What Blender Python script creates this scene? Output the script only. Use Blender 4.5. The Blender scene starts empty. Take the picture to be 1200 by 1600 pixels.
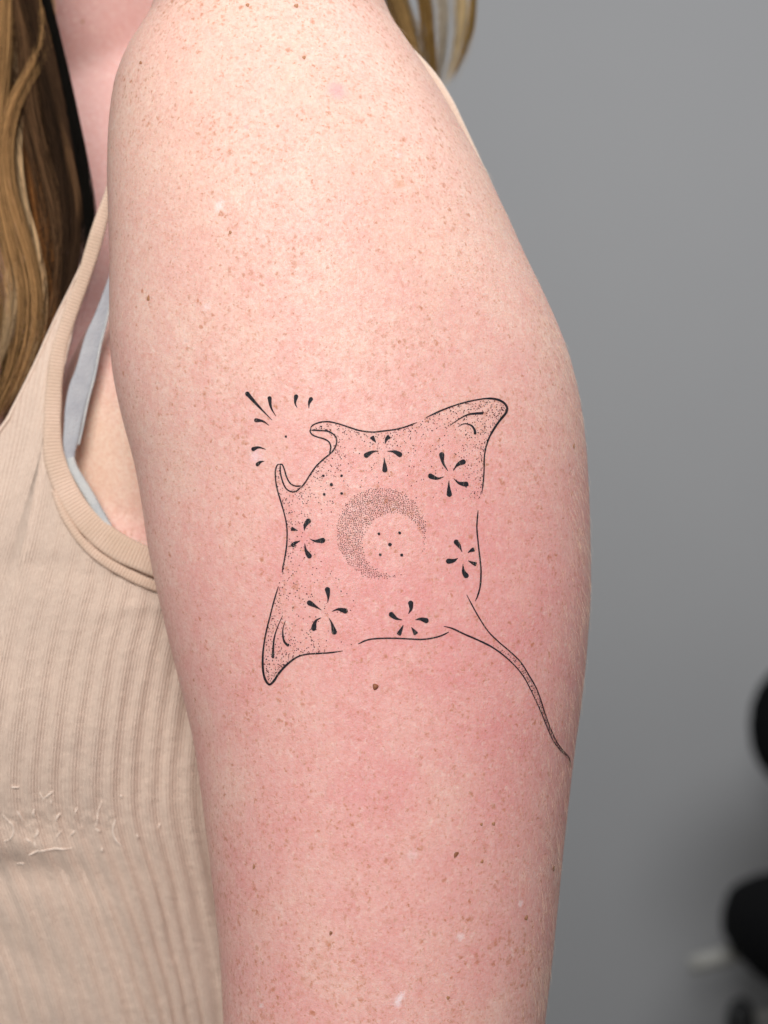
import bpy, bmesh, math, random
import numpy as np
from mathutils import Vector, Matrix
from mathutils.bvhtree import BVHTree

random.seed(7)
rng = np.random.default_rng(7)
scene = bpy.context.scene
COL = scene.collection

# ------------------------------------------------------------------ camera
D = 0.55                      # camera to the arm's axis plane (Y = 0), metres
S = 0.2 / 1200.0              # metres per photo pixel in that plane
cam_data = bpy.data.cameras.new("camera")
cam = bpy.data.objects.new("camera", cam_data)
COL.objects.link(cam)
cam.location = (0, -D, 0)
cam.rotation_euler = (math.radians(90), 0, 0)
cam_data.sensor_fit = 'VERTICAL'
cam_data.sensor_height = 24.0
cam_data.lens = 24.0 * D / (1600 * S)
cam_data.clip_start = 0.02
cam_data.clip_end = 50
cam_data.dof.use_dof = True
cam_data.dof.focus_distance = D - 0.037
cam_data.dof.aperture_fstop = cam_data.lens / 5.6
scene.camera = cam

# ------------------------------------------------------------------ light
world = bpy.data.worlds.new("World")
scene.world = world
world.use_nodes = True
bg = world.node_tree.nodes["Background"]
bg.inputs[0].default_value = (0.96, 0.98, 1.0, 1)
bg.inputs[1].default_value = 0.21

def area(name, loc, target, sx, sy, power, color):
    d = bpy.data.lights.new(name, 'AREA')
    d.shape = 'RECTANGLE'; d.size = sx; d.size_y = sy
    d.energy = power; d.color = color
    o = bpy.data.objects.new(name, d)
    COL.objects.link(o)
    o.location = loc
    o.rotation_euler = (Vector(target) - Vector(loc)).to_track_quat('-Z', 'Y').to_euler()
    return o
area("studio_lamp", (-0.14, -0.86, 0.42), (-0.01, 0.0, 0.03), 0.46, 0.40, 11.0, (1.0, 0.975, 0.95))
area("wall_fill", (0.40, 0.15, 1.0), (0.36, 1.85, -0.05), 1.2, 0.5, 22.5, (0.97, 0.985, 1.0))  # added unseen area light, aimed at the wall to brighten it

scene.view_settings.view_transform = 'Standard'
scene.view_settings.look = 'None'
scene.view_settings.exposure = 0.0
scene.view_settings.gamma = 1.0
scene.view_settings.use_curve_mapping = False

# ------------------------------------------------------------------ helpers
def P(u, v, y=0.0):
    """point at depth y that stands behind photo position (u, v)"""
    k = S * (D + y) / D
    return Vector(((u - 600) * k, y, (800 - v) * k))

def link(o, parent=None):
    COL.objects.link(o)
    if parent is not None:
        o.parent = parent
        o.matrix_parent_inverse = parent.matrix_world.inverted()
    return o

def mesh_obj(name, verts, faces, mat, parent=None, smooth=True, uv=None, colors=None):
    me = bpy.data.meshes.new(name)
    me.from_pydata([tuple(p) for p in verts], [], faces)
    me.update()
    if smooth:
        me.polygons.foreach_set("use_smooth", [True] * len(me.polygons))
    if uv is not None:
        lay = me.uv_layers.new(name="UVMap")
        li = np.empty(len(me.loops), dtype=np.int32)
        me.loops.foreach_get("vertex_index", li)
        lay.data.foreach_set("uv", np.asarray(uv, dtype=np.float32)[li].ravel())
    if colors is not None:
        a = me.color_attributes.new("tint", 'FLOAT_COLOR', 'POINT')
        c = np.ones((len(verts), 4), dtype=np.float32); c[:, :3] = np.asarray(colors)
        a.data.foreach_set("color", c.ravel())
    if mat: me.materials.append(mat)
    return link(bpy.data.objects.new(name, me), parent)

def empty(name, loc):
    o = bpy.data.objects.new(name, None)
    o.empty_display_size = 0.05
    o.location = loc
    COL.objects.link(o)
    o.matrix_world = Matrix.Translation(Vector(loc))
    return o

def catmull(pts, step=1.5):
    """smooth curve through pts, sampled every `step` units"""
    p = [np.asarray(q, dtype=float) for q in pts]
    if len(p) == 2:
        n = max(2, int(np.linalg.norm(p[1] - p[0]) / step) + 1)
        return np.array([p[0] + (p[1] - p[0]) * t for t in np.linspace(0, 1, n)])
    p = [2 * p[0] - p[1]] + p + [2 * p[-1] - p[-2]]
    out = []
    for i in range(1, len(p) - 2):
        a, b, c, d = p[i - 1], p[i], p[i + 1], p[i + 2]
        n = max(2, int(np.linalg.norm(c - b) / step) + 1)
        for t in np.linspace(0, 1, n, endpoint=False):
            out.append(0.5 * (2 * b + (c - a) * t + (2 * a - 5 * b + 4 * c - d) * t * t + (3 * b - a - 3 * c + d) * t ** 3))
    out.append(p[-2])
    return np.array(out)

def smooth_interp(xs, tab, sigma):
    tab = sorted(tab)
    x0 = np.array([t[0] for t in tab], float); y0 = np.array([t[1] for t in tab], float)
    dense = np.arange(x0[0] - 4 * sigma, x0[-1] + 4 * sigma, 2.0)
    yd = np.interp(dense, x0, y0)
    lo = (y0[1] - y0[0]) / (x0[1] - x0[0]); hi = (y0[-1] - y0[-2]) / (x0[-1] - x0[-2])
    yd = np.where(dense < x0[0], y0[0] + lo * (dense - x0[0]), yd)
    yd = np.where(dense > x0[-1], y0[-1] + hi * (dense - x0[-1]), yd)
    k = np.arange(-int(2 * sigma), int(2 * sigma) + 1); w = np.exp(-0.5 * (k * 2.0 / sigma) ** 2); w /= w.sum()
    ys = np.convolve(np.pad(yd, len(k) // 2, mode='edge'), w, mode='valid')
    return np.interp(xs, dense, ys)

def loft(rings, cap=True):
    n = len(rings[0]); V = [p for r in rings for p in r]; F = []
    for i in range(len(rings) - 1):
        for j in range(n):
            k = (j + 1) % n
            F.append((i * n + j, i * n + k, (i + 1) * n + k, (i + 1) * n + j))
    if cap:
        F.append(tuple(reversed(range(n)))); F.append(tuple((len(rings) - 1) * n + j for j in range(n)))
    return V, F

def tube(pts, rad, sides=6, cap=True):
    """tube along 3D pts; rad is a number or a list"""
    pts = [Vector(p) for p in pts]; rings = []
    up = Vector((0.13, -0.97, 0.21)).normalized()
    for i, p in enumerate(pts):
        t = (pts[min(i + 1, len(pts) - 1)] - pts[max(i - 1, 0)])
        t = t.normalized() if t.length > 1e-9 else Vector((0, 0, 1))
        a = t.cross(up); a = a.normalized() if a.length > 1e-6 else Vector((1, 0, 0))
        b = t.cross(a).normalized()
        r = rad[i] if hasattr(rad, '__len__') else rad
        rings.append([p + a * (r * math.cos(q)) + b * (r * math.sin(q)) for q in [2 * math.pi * k / sides for k in range(sides)]])
    return loft(rings, cap)

# ------------------------------------------------------------------ materials
class NT:
    def __init__(self, name):
        self.mat = bpy.data.materials.new(name); self.mat.use_nodes = True
        self.t = self.mat.node_tree; self.b = self.t.nodes["Principled BSDF"]
    def n(self, kind, **kw):
        o = self.t.nodes.new(kind)
        for k, v in kw.items(): setattr(o, k, v)
        return o
    def put(self, sock, val):
        if isinstance(val, bpy.types.NodeSocket): self.t.links.new(val, sock)
        elif isinstance(val, bpy.types.Node): self.t.links.new(val.outputs[0], sock)
        else: sock.default_value = val
    def math(self, op, a, b=0.0, clamp=False):
        o = self.n('ShaderNodeMath', operation=op, use_clamp=clamp)
        self.put(o.inputs[0], a); self.put(o.inputs[1], b); return o.outputs[0]
    def noise(self, vec, scale, detail=3.0, rough=0.55):
        o = self.n('ShaderNodeTexNoise'); self.put(o.inputs['Vector'], vec)
        o.inputs['Scale'].default_value = scale; o.inputs['Detail'].default_value = detail
        o.inputs['Roughness'].default_value = rough; return o
    def mapr(self, val, a, b, c=0.0, d=1.0, smooth=False):
        o = self.n('ShaderNodeMapRange')
        if smooth: o.interpolation_type = 'SMOOTHSTEP'
        self.put(o.inputs[0], val)
        for i, q in zip((1, 2, 3, 4), (a, b, c, d)): self.put(o.inputs[i], q)
        return o.outputs[0]
    def mix(self, fac, a, b, blend='MIX'):
        o = self.n('ShaderNodeMix', data_type='RGBA', blend_type=blend)
        o.clamp_factor = True
        self.put(o.inputs[0], fac)
        self.put(o.inputs[6], a if not isinstance(a, tuple) else (*a, 1))
        self.put(o.inputs[7], b if not isinstance(b, tuple) else (*b, 1))
        return o.outputs[2]
    def dist(self, vec, c):
        o = self.n('ShaderNodeVectorMath', operation='DISTANCE')
        self.put(o.inputs[0], vec); o.inputs[1].default_value = c
        return o.outputs['Value']
    def bump(self, h, strength, distance, normal=None):
        o = self.n('ShaderNodeBump'); o.inputs['Strength'].default_value = strength
        o.inputs['Distance'].default_value = distance
        self.put(o.inputs['Height'], h)
        if normal: self.put(o.inputs['Normal'], normal)
        return o.outputs[0]

def simple(name, color, rough=0.5, spec=0.5, metal=0.0):
    m = NT(name); m.b.inputs['Base Color'].default_value = (*color, 1)
    m.b.inputs['Roughness'].default_value = rough; m.b.inputs['Specular IOR Level'].default_value = spec
    m.b.inputs['Metallic'].default_value = metal
    return m

def make_wall_mat():
    m = simple("wall_paint", (0.33, 0.33, 0.335), 0.75, 0.3)
    co = m.n('ShaderNodeTexCoord').outputs['Object']
    m.put(m.b.inputs['Base Color'], m.mix(m.noise(co, 3.0, 4).outputs[0], (0.315, 0.315, 0.322), (0.345, 0.343, 0.345)))
    m.put(m.b.inputs['Normal'], m.bump(m.noise(co, 220, 3).outputs[0], 0.25, 0.001))
    return m.mat
WALL = make_wall_mat()

def make_floor_mat():
    m = simple("floor_vinyl", (0.2, 0.19, 0.18), 0.5, 0.4)
    co = m.n('ShaderNodeTexCoord').outputs['Object']
    m.put(m.b.inputs['Base Color'], m.mix(m.noise(co, 14, 5).outputs[0], (0.15, 0.14, 0.13), (0.26, 0.25, 0.235)))
    return m.mat
FLOOR = make_floor_mat()

# ------------------------------------------------------------------ setting
FLOOR_Z = -0.92
WALL_Y = 1.85
def structure(o):
    o["kind"] = "structure"; return o
structure(mesh_obj("wall", [(-3, WALL_Y, FLOOR_Z), (3, WALL_Y, FLOOR_Z), (3, WALL_Y, 1.7), (-3, WALL_Y, 1.7),
                            (-3, WALL_Y + .1, FLOOR_Z), (3, WALL_Y + .1, FLOOR_Z), (3, WALL_Y + .1, 1.7), (-3, WALL_Y + .1, 1.7)],
                   [(0, 1, 2, 3), (5, 4, 7, 6), (3, 2, 6, 7), (1, 5, 6, 2), (4, 0, 3, 7), (4, 5, 1, 0)], WALL, smooth=False))
structure(mesh_obj("floor", [(-3, -1.5, FLOOR_Z), (3, -1.5, FLOOR_Z), (3, WALL_Y, FLOOR_Z), (-3, WALL_Y, FLOOR_Z)], [(0, 1, 2, 3)], FLOOR, smooth=False))

# ------------------------------------------------------------------ skin material
def make_skin():
    m = NT("skin")
    co = m.n('ShaderNodeTexCoord').outputs['Object']
    # broad blotches, cream to pink
    n1 = m.noise(co, 55, 4, 0.6).outputs[0]
    n2 = m.noise(co, 330, 4, 0.65).outputs[0]
    n3 = m.noise(co, 1100, 3, 0.6).outputs[0]
    cream, pink, red = (0.82, 0.565, 0.485), (0.785, 0.44, 0.405), (0.74, 0.31, 0.32)
    # irritated skin round the fresh ink
    def blob(u, v, y, r0, r1):
        return m.mapr(m.dist(co, P(u, v, y)), r0, r1, 1.0, 0.0, True)
    irr = blob(640, 870, -0.045, 0.005, 0.075)
    irr2 = blob(810, 900, -0.035, 0.0, 0.050)
    irr3 = blob(560, 1340, -0.045, 0.01, 0.115)
    irr4 = blob(830, 1160, -0.03, 0.0, 0.035)
    irr5 = blob(480, 740, -0.045, 0.0, 0.03)
    a = m.math('ADD', m.math('MULTIPLY', irr, 0.52), m.math('MULTIPLY', irr2, 0.32))
    a = m.math('ADD', a, m.math('MULTIPLY', irr3, 0.55))
    a = m.math('ADD', a, m.math('MULTIPLY', irr4, 0.45))
    a = m.math('ADD', a, m.math('MULTIPLY', irr5, 0.15))
    a = m.math('MULTIPLY', a, m.mapr(n1, 0.25, 0.75, 0.55, 1.35))
    base = m.mix(m.mapr(m.math('ADD', m.math('MULTIPLY', n1, 0.6), m.math('MULTIPLY', n2, 0.4)), 0.36, 0.68), cream, pink)
    sz = m.n('ShaderNodeSeparateXYZ'); m.put(sz.inputs[0], co)
    base = m.mix(m.mapr(sz.outputs[2], 0.02, 0.10, 0.0, 0.45, True), base, (0.80, 0.58, 0.47))
    base = m.mix(m.math('MULTIPLY', a, 0.74, True), base, red)
    # chest, sun-reddened and less freckled; also darkened in colour to mimic light falloff
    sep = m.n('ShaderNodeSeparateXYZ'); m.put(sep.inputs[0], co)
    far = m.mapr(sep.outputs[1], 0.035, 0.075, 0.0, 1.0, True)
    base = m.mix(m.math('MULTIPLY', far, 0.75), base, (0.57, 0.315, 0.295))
    pit = blob(185, 715, 0.050, 0.014, 0.030)
    base = m.mix(m.math('MULTIPLY', pit, 0.9), base, (0.82, 0.615, 0.475))
    # fine mottling
    base = m.mix(m.mapr(n2, 0.35, 0.70, 0.0, 0.55), base, m.mix(1.0, base, (0.93, 0.84, 0.80), 'MULTIPLY'))
    base = m.mix(m.mapr(n3, 0.40, 0.66, 0.0, 0.7), base, m.mix(1.0, base, (0.92, 0.77, 0.72), 'MULTIPLY'))
    n5 = m.noise(co, 750, 2, 0.5).outputs[0]
    base = m.mix(m.mapr(n5, 0.58, 0.78, 0.0, 0.35), base, (0.88, 0.69, 0.60))
    # freckles at three sizes
    warp = m.n('ShaderNodeVectorMath', operation='MULTIPLY_ADD')
    m.put(warp.inputs[0], m.noise(co, 800, 3, 0.6).outputs[1]); warp.inputs[1].default_value = (0.0024, 0.0024, 0.0024); m.put(warp.inputs[2], co)
    dens = m.mapr(m.noise(co, 42, 3).outputs[0], 0.30, 0.70, 0.62, 1.25)
    sepz = m.n('ShaderNodeSeparateXYZ'); m.put(sepz.inputs[0], co)
    dens = m.math('MULTIPLY', dens, m.math('ADD', m.mapr(sepz.outputs[2], 0.06, 0.125, 0.86, 1.10, True), m.mapr(sepz.outputs[2], -0.13, -0.03, 0.20, 0.0, True)))
    def freckles(scale, rmax, power, soft):
        vo = m.n('ShaderNodeTexVoronoi'); m.put(vo.inputs['Vector'], warp.outputs[0]); vo.inputs['Scale'].default_value = scale
        s2 = m.n('ShaderNodeSeparateColor'); m.put(s2.inputs[0], vo.outputs['Color'])
        r = m.math('MULTIPLY', m.math('POWER', s2.outputs[0], power), rmax)
        r = m.math('MULTIPLY', r, dens)
        msk = m.mapr(vo.outputs['Distance'], m.math('MULTIPLY', r, soft), r, 1.0, 0.0, True)
        return m.math('MULTIPLY', msk, m.mapr(s2.outputs[1], 0, 1, 0.35, 1.0))
    f1 = freckles(500, 0.55, 1.0, 0.1)
    f2 = freckles(980, 0.72, 0.8, 0.1)
    f3 = freckles(170, 0.28, 1.4, 0.0)
    keep = m.mapr(m.math('MAXIMUM', far, pit), 0, 1, 1.0, 0.10)
    base = m.mix(m.math('MULTIPLY', m.math('MULTIPLY', f2, 0.72), keep), base, (0.50, 0.20, 0.10))
    base = m.mix(m.math('MULTIPLY', m.math('MULTIPLY', f1, 0.80), keep), base, (0.46, 0.165, 0.075))
    base = m.mix(m.math('MULTIPLY', m.math('MULTIPLY', f3, 0.30), keep), base, (0.58, 0.24, 0.12))
    # pale scars and one pink spot, where the photograph has them
    for (u, v, r, c, k, st) in [(624, 1561, .0024, (0.90, 0.76, 0.78), .85, .55), (343, 322, .0020, (0.92, 0.78, 0.76), .6, .7),
                            (323, 480, .0012, (.9, .76, .74), .5, 1), (290, 533, .0011, (.9, .76, .74), .4, 1), (408, 1571, .0011, (.9, .78, .78), .6, .6),
                            (720, 1463, .0011, (.9, .77, .78), .6, 1), (813, 1412, .0012, (.9, .77, .78), .6, .5), (374, 1512, .0011, (.9, .77, .76), .45, .7),
                            (645, 1338, .0018, (.9, .74, .74), .4, .8), (622, 242, .001, (.9, .74, .74), .4, 1),
                            (527, 142, .0028, (0.80, 0.36, 0.36), 0.9, 1), (386, 199, .0009, (.75, .3, .3), .6, 1), (624, 287, .0018, (.6, .32, .2), .55, .8),
                            (400, 712, .0022, (0.86, 0.62, 0.66), .6, 1), (420, 440, .0016, (.8, .36, .34), .4, 1)]:
        hit = BODY_BVH.ray_cast(cam.location, (P(u, v) - cam.location).normalized())
        c0 = hit[0] if hit[0] else P(u, v, -0.045)
        mp = m.n('ShaderNodeVectorMath', operation='SUBTRACT'); m.put(mp.inputs[0], warp.outputs[0]); mp.inputs[1].default_value = c0 + Vector((.0012,) * 3)
        rot = m.n('ShaderNodeVectorRotate', rotation_type='Y_AXIS'); m.put(rot.inputs[0], mp.outputs[0]); rot.inputs['Angle'].default_value = math.radians(-30)
        sc = m.n('ShaderNodeVectorMath', operation='MULTIPLY'); m.put(sc.inputs[0], rot.outputs[0]); sc.inputs[1].default_value = (1 / st, 1, 1)
        ln = m.n('ShaderNodeVectorMath', operation='LENGTH'); m.put(ln.inputs[0], sc.outputs[0])
        base = m.mix(m.math('MULTIPLY', m.mapr(ln.outputs['Value'], r * 0.25, r * 1.2, 1.0, 0.0, True), k * 0.8), base, c)
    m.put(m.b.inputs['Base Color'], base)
    m.put(m.b.inputs['Roughness'], m.mapr(n3, 0.3, 0.7, 0.42, 0.62))
    m.b.inputs['Specular IOR Level'].default_value = 0.42
    m.b.inputs['Subsurface Weight'].default_value = 0.22
    m.b.inputs['Subsurface Radius'].default_value = (1.0, 0.36, 0.22)
    m.b.inputs['Subsurface Scale'].default_value = 0.0035
    # relief: pores and the criss-cross of fine lines
    vo = m.n('ShaderNodeTexVoronoi', feature='DISTANCE_TO_EDGE'); m.put(vo.inputs['Vector'], warp.outputs[0]); vo.inputs['Scale'].default_value = 1000
    fine = m.noise(co, 2400, 2).outputs[0]
    mid = m.noise(co, 260, 3).outputs[0]
    h = m.math('ADD', m.math('MULTIPLY', m.mapr(vo.outputs['Distance'], 0, 0.25), 0.5), m.math('ADD', fine, m.math('MULTIPLY', mid, 1.4)))
    m.put(m.b.inputs['Normal'], m.bump(h, 0.24, 0.00030))
    return m.mat

# ------------------------------------------------------------------ body surface
def arr(v): return np.asarray(v, float)
LEFT = [(-0, 235), (30, 212), (70, 190), (110, 175), (150, 169), (200, 166), (275, 166), (350, 170), (400, 172), (525, 172), (587, 177), (659, 193),
        (700, 205), (734, 214), (781, 222), (853, 232), (900, 241), (987, 262), (1075, 284), (1145, 302), (1241, 316), (1337, 328), (1425, 338), (1512, 346), (1600, 350), (1700, 352), (1900, 352)]
RIGHT = [(0, 604), (30, 624), (67, 648), (100, 668), (150, 698), (213, 731), (262, 758), (300, 776), (353, 800), (393, 817), (450, 845), (500, 868), (550, 888), (580, 896), (633, 908),
         (713, 917), (800, 921), (900, 923), (944, 922), (1044, 914), (1110, 906), (1162, 898), (1241, 889), (1320, 880), (1403, 872), (1491, 863), (1600, 850), (1700, 838), (1900, 815)]
def superellipse(cx, cy, z, a, b, n, seg):
    r = []
    for k in range(seg):
        t = 2 * math.pi * k / seg; c, s = math.cos(t), math.sin(t)
        r.append(Vector((cx + a * math.copysign(abs(c) ** (2 / n), c), cy + b * math.copysign(abs(s) ** (2 / n), s), z)))
    return r
rings = []
vs = np.arange(1840, 0, -8.0)
Ls = smooth_interp(vs, LEFT, 14); Rs = smooth_interp(vs, RIGHT, 14)
for v, l, r in zip(vs, Ls, Rs):
    a = (r - l) / 2 * S; cx = ((r + l) / 2 - 600) * S
    b = float(smooth_interp(np.array([v]), [(-200, .0375), (0, .0405), (150, .0438), (400, .0465), (900, .048), (1600, .044), (2000, .042)], 90)[0])
    cy = float(smooth_interp(np.array([v]), [(-200, .030), (0, .0165), (150, .0075), (350, .001), (600, 0), (2000, 0)], 70)[0])
    # flesh is a little flatter on the outer side than on the back edge
    rings.append(superellipse(cx, cy, (800 - v) * S, a, b, 2.12, 88))
l0, r0 = Ls[-1], Rs[-1]; cy0, b0 = cy, b
for t in np.linspace(0.06, 0.97, 14):
    v = -110 * t; k = math.sqrt(1 - t ** 2.0)
    cxp = np.interp(t, [0, 1], [(l0 + r0) / 2, 400]); a = (r0 - l0) / 2 * S * k
    rings.append(superellipse((cxp - 600) * S, cy0 + 0.034 * t * t + 0.010 * t, (800 - v) * S, a, b0 * k + 0.002, 2.1, 88))
arm_V, arm_F = loft(rings)

TORSO = [  # v, front X, back X, near Y
    (1900, -0.200, 0.000, 0.050), (1700, -0.200, 0.000, 0.046), (1500, -0.202, 0.000, 0.041), (1300, -0.212, 0.004, 0.035), (1100, -0.218, 0.010, 0.030),
    (900, -0.214, 0.014, 0.028), (800, -0.210, 0.018, 0.035), (700, -0.205, 0.020, 0.047), (600, -0.200, 0.020, 0.060), (500, -0.194, 0.018, 0.072), (400, -0.188, 0.014, 0.082), (300, -0.180, 0.010, 0.091), (150, -0.170, 0.000, 0.104),
    (0, -0.156, -0.010, 0.122), (-100, -0.140, -0.018, 0.135), (-200, -0.130, -0.02, 0.142), (-420, -0.12, -0.015, 0.142)]
def torso_ring(v, off=0.0, seg=120):
    tv = arr([t[0] for t in TORSO[::-1]])
    f, bk, ny = [float(smooth_interp(np.array([v]), [(t[0], t[i]) for t in TORSO], 40)[0]) for i in (1, 2, 3)]
    fy = 0.34 - max(0, (200 - v)) * 0.00018
    return superellipse((f + bk) / 2, (ny + fy) / 2, (800 - v) * S * 1.06, (bk - f) / 2 + off, (fy - ny) / 2 + off, 2.6, seg)
torso_V, torso_F = loft([torso_ring(v) for v in np.arange(1900, -420, -20.0)])

def ellipsoid(c, r, n=24):
    V = []; F = []
    for i in range(n + 1):
        th = math.pi * i / n
        for j in range(2 * n):
            ph = math.pi * j / n
            V.append(Vector((c[0] + r[0] * math.sin(th) * math.cos(ph), c[1] + r[1] * math.sin(th) * math.sin(ph), c[2] + r[2] * math.cos(th))))
    for i in range(n):
        for j in range(2 * n):
            F.append((i * 2 * n + j, (i + 1) * 2 * n + j, (i + 1) * 2 * n + (j + 1) % (2 * n), i * 2 * n + (j + 1) % (2 * n)))
    return V, F
bust_c = P(-30, 1090, 0.085)
bust = ellipsoid(bust_c, (0.092, 0.060, 0.070))
side = ellipsoid(P(222, 735, 0.061), (0.026, 0.026, 0.052))       # soft flesh in front of the armpit
bridge = ellipsoid(Vector((-0.030, 0.090, 0.095)), (0.036, 0.085, 0.045))
collar = ellipsoid(P(60, 60, 0.192), (0.085, 0.075, 0.11))

def join_parts(parts):
    V = []; F = []
    for v, f in parts:
        k = len(V); V += list(v); F += [tuple(i + k for i in q) for q in f]
    return V, F
def remeshed(name, parts, voxel, it):
    V, F = join_parts(parts)
    me = bpy.data.meshes.new(name); me.from_pydata([tuple(p) for p in V], [], F); me.update()
    o = bpy.data.objects.new(name, me); COL.objects.link(o)
    bm = bmesh.new(); bm.from_mesh(me); bmesh.ops.remove_doubles(bm, verts=bm.verts, dist=1e-6); bmesh.ops.recalc_face_normals(bm, faces=bm.faces); bm.to_mesh(me); bm.free()
    md = o.modifiers.new("r", 'REMESH'); md.mode = 'VOXEL'; md.voxel_size = voxel; md.use_smooth_shade = True
    sm = o.modifiers.new("s", 'SMOOTH'); sm.factor = 0.5; sm.iterations = it
    bpy.context.view_layer.update()
    dg = bpy.context.evaluated_depsgraph_get()
    new = bpy.data.meshes.new_from_object(o.evaluated_get(dg))
    bpy.data.objects.remove(o); bpy.data.meshes.remove(me)
    return new
def bvh_of(me):
    v = [x.co.copy() for x in me.vertices]; return BVHTree.FromPolygons(v, [tuple(p.vertices) for p in me.polygons])

torso_me = remeshed("torso_tmp", [(torso_V, torso_F), bust, side], 0.004, 10)
TORSO_BVH = bvh_of(torso_me); bpy.data.meshes.remove(torso_me)
body_me = remeshed("body", [(arm_V, arm_F), (torso_V, torso_F), bust, side, bridge, collar], 0.0018, 16)
BODY_BVH = bvh_of(body_me)
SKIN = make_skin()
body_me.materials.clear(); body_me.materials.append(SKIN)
body_me.polygons.foreach_set("use_smooth", [True] * len(body_me.polygons))

person = empty("person", (-0.05, 0.15, (800 - 1840) * S))
person["label"] = "person in a beige ribbed tank top, freckled bare arm tattooed with a manta ray"
person["category"] = "person"
body = bpy.data.objects.new("body", body_me); body_me.name = "body"; link(body, person)

CAM = Vector(cam.location)
def hit_body(u, v):
    h = BODY_BVH.ray_cast(CAM, (P(u, v) - CAM).normalized())
    return h[0], h[1]
def hit_torso(u, v):
    h = TORSO_BVH.ray_cast(CAM, (P(u, v) - CAM).normalized())
    return h[0], h[1]
def on_skin(u, v, lift=0.00012):
    p, n = hit_body(u, v)
    if p is None: return None
    if n.dot(CAM - p) < 0: n = -n
    return p + n * lift

# ------------------------------------------------------------------ tattoo
ink = simple("tattoo_ink", (0.016, 0.020, 0.026), 0.6, 0.15)
_co = ink.n('ShaderNodeTexCoord').outputs['Object']
ink.put(ink.b.inputs['Base Color'], ink.mix(ink.mapr(ink.noise(_co, 1600, 2).outputs[0], .3, .7), (0.006, 0.007, 0.010), (0.022, 0.026, 0.032)))
ink.put(ink.b.inputs['Alpha'], ink.mapr(ink.noise(_co, 900, 3).outputs[0], .3, .6, .86, 1.0))
INK = ink.mat
stip = simple("tattoo_stipple_ink", (0.024, 0.014, 0.022), 0.6, 0.15).mat

def stroke(pts, widths, step=1.6, wobble=0.10):
    """ribbon of ink; widths = [(t, full width px), ...] along the stroke"""
    c = catmull(pts, step); n = len(c)
    seg = np.linalg.norm(np.diff(c, axis=0), axis=1); t = np.concatenate([[0], np.cumsum(seg)]); t /= t[-1]
    w = np.interp(t, [q[0] for q in widths], [q[1] for q in widths]) / 2
    w = w * (1 + wobble * np.interp(t * 40, np.arange(42), rng.uniform(-1, 1, 42)))
    tang = np.gradient(c, axis=0); tang /= np.linalg.norm(tang, axis=1)[:, None] + 1e-9
    nor = np.stack([-tang[:, 1], tang[:, 0]], 1)
    V = []; F = []
    for i in range(n):
        for k in (-1, 0, 1):
            q = c[i] + nor[i] * w[i] * k
            p = on_skin(*q)
            if p is None: p = V[-1] if V else P(q[0], q[1], -0.03)
            V.append(p)
    for i in range(n - 1):
        for k in (0, 1):
            F.append((i * 3 + k, i * 3 + k + 1, i * 3 + k + 4, i * 3 + k + 3))
    return V, F

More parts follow.
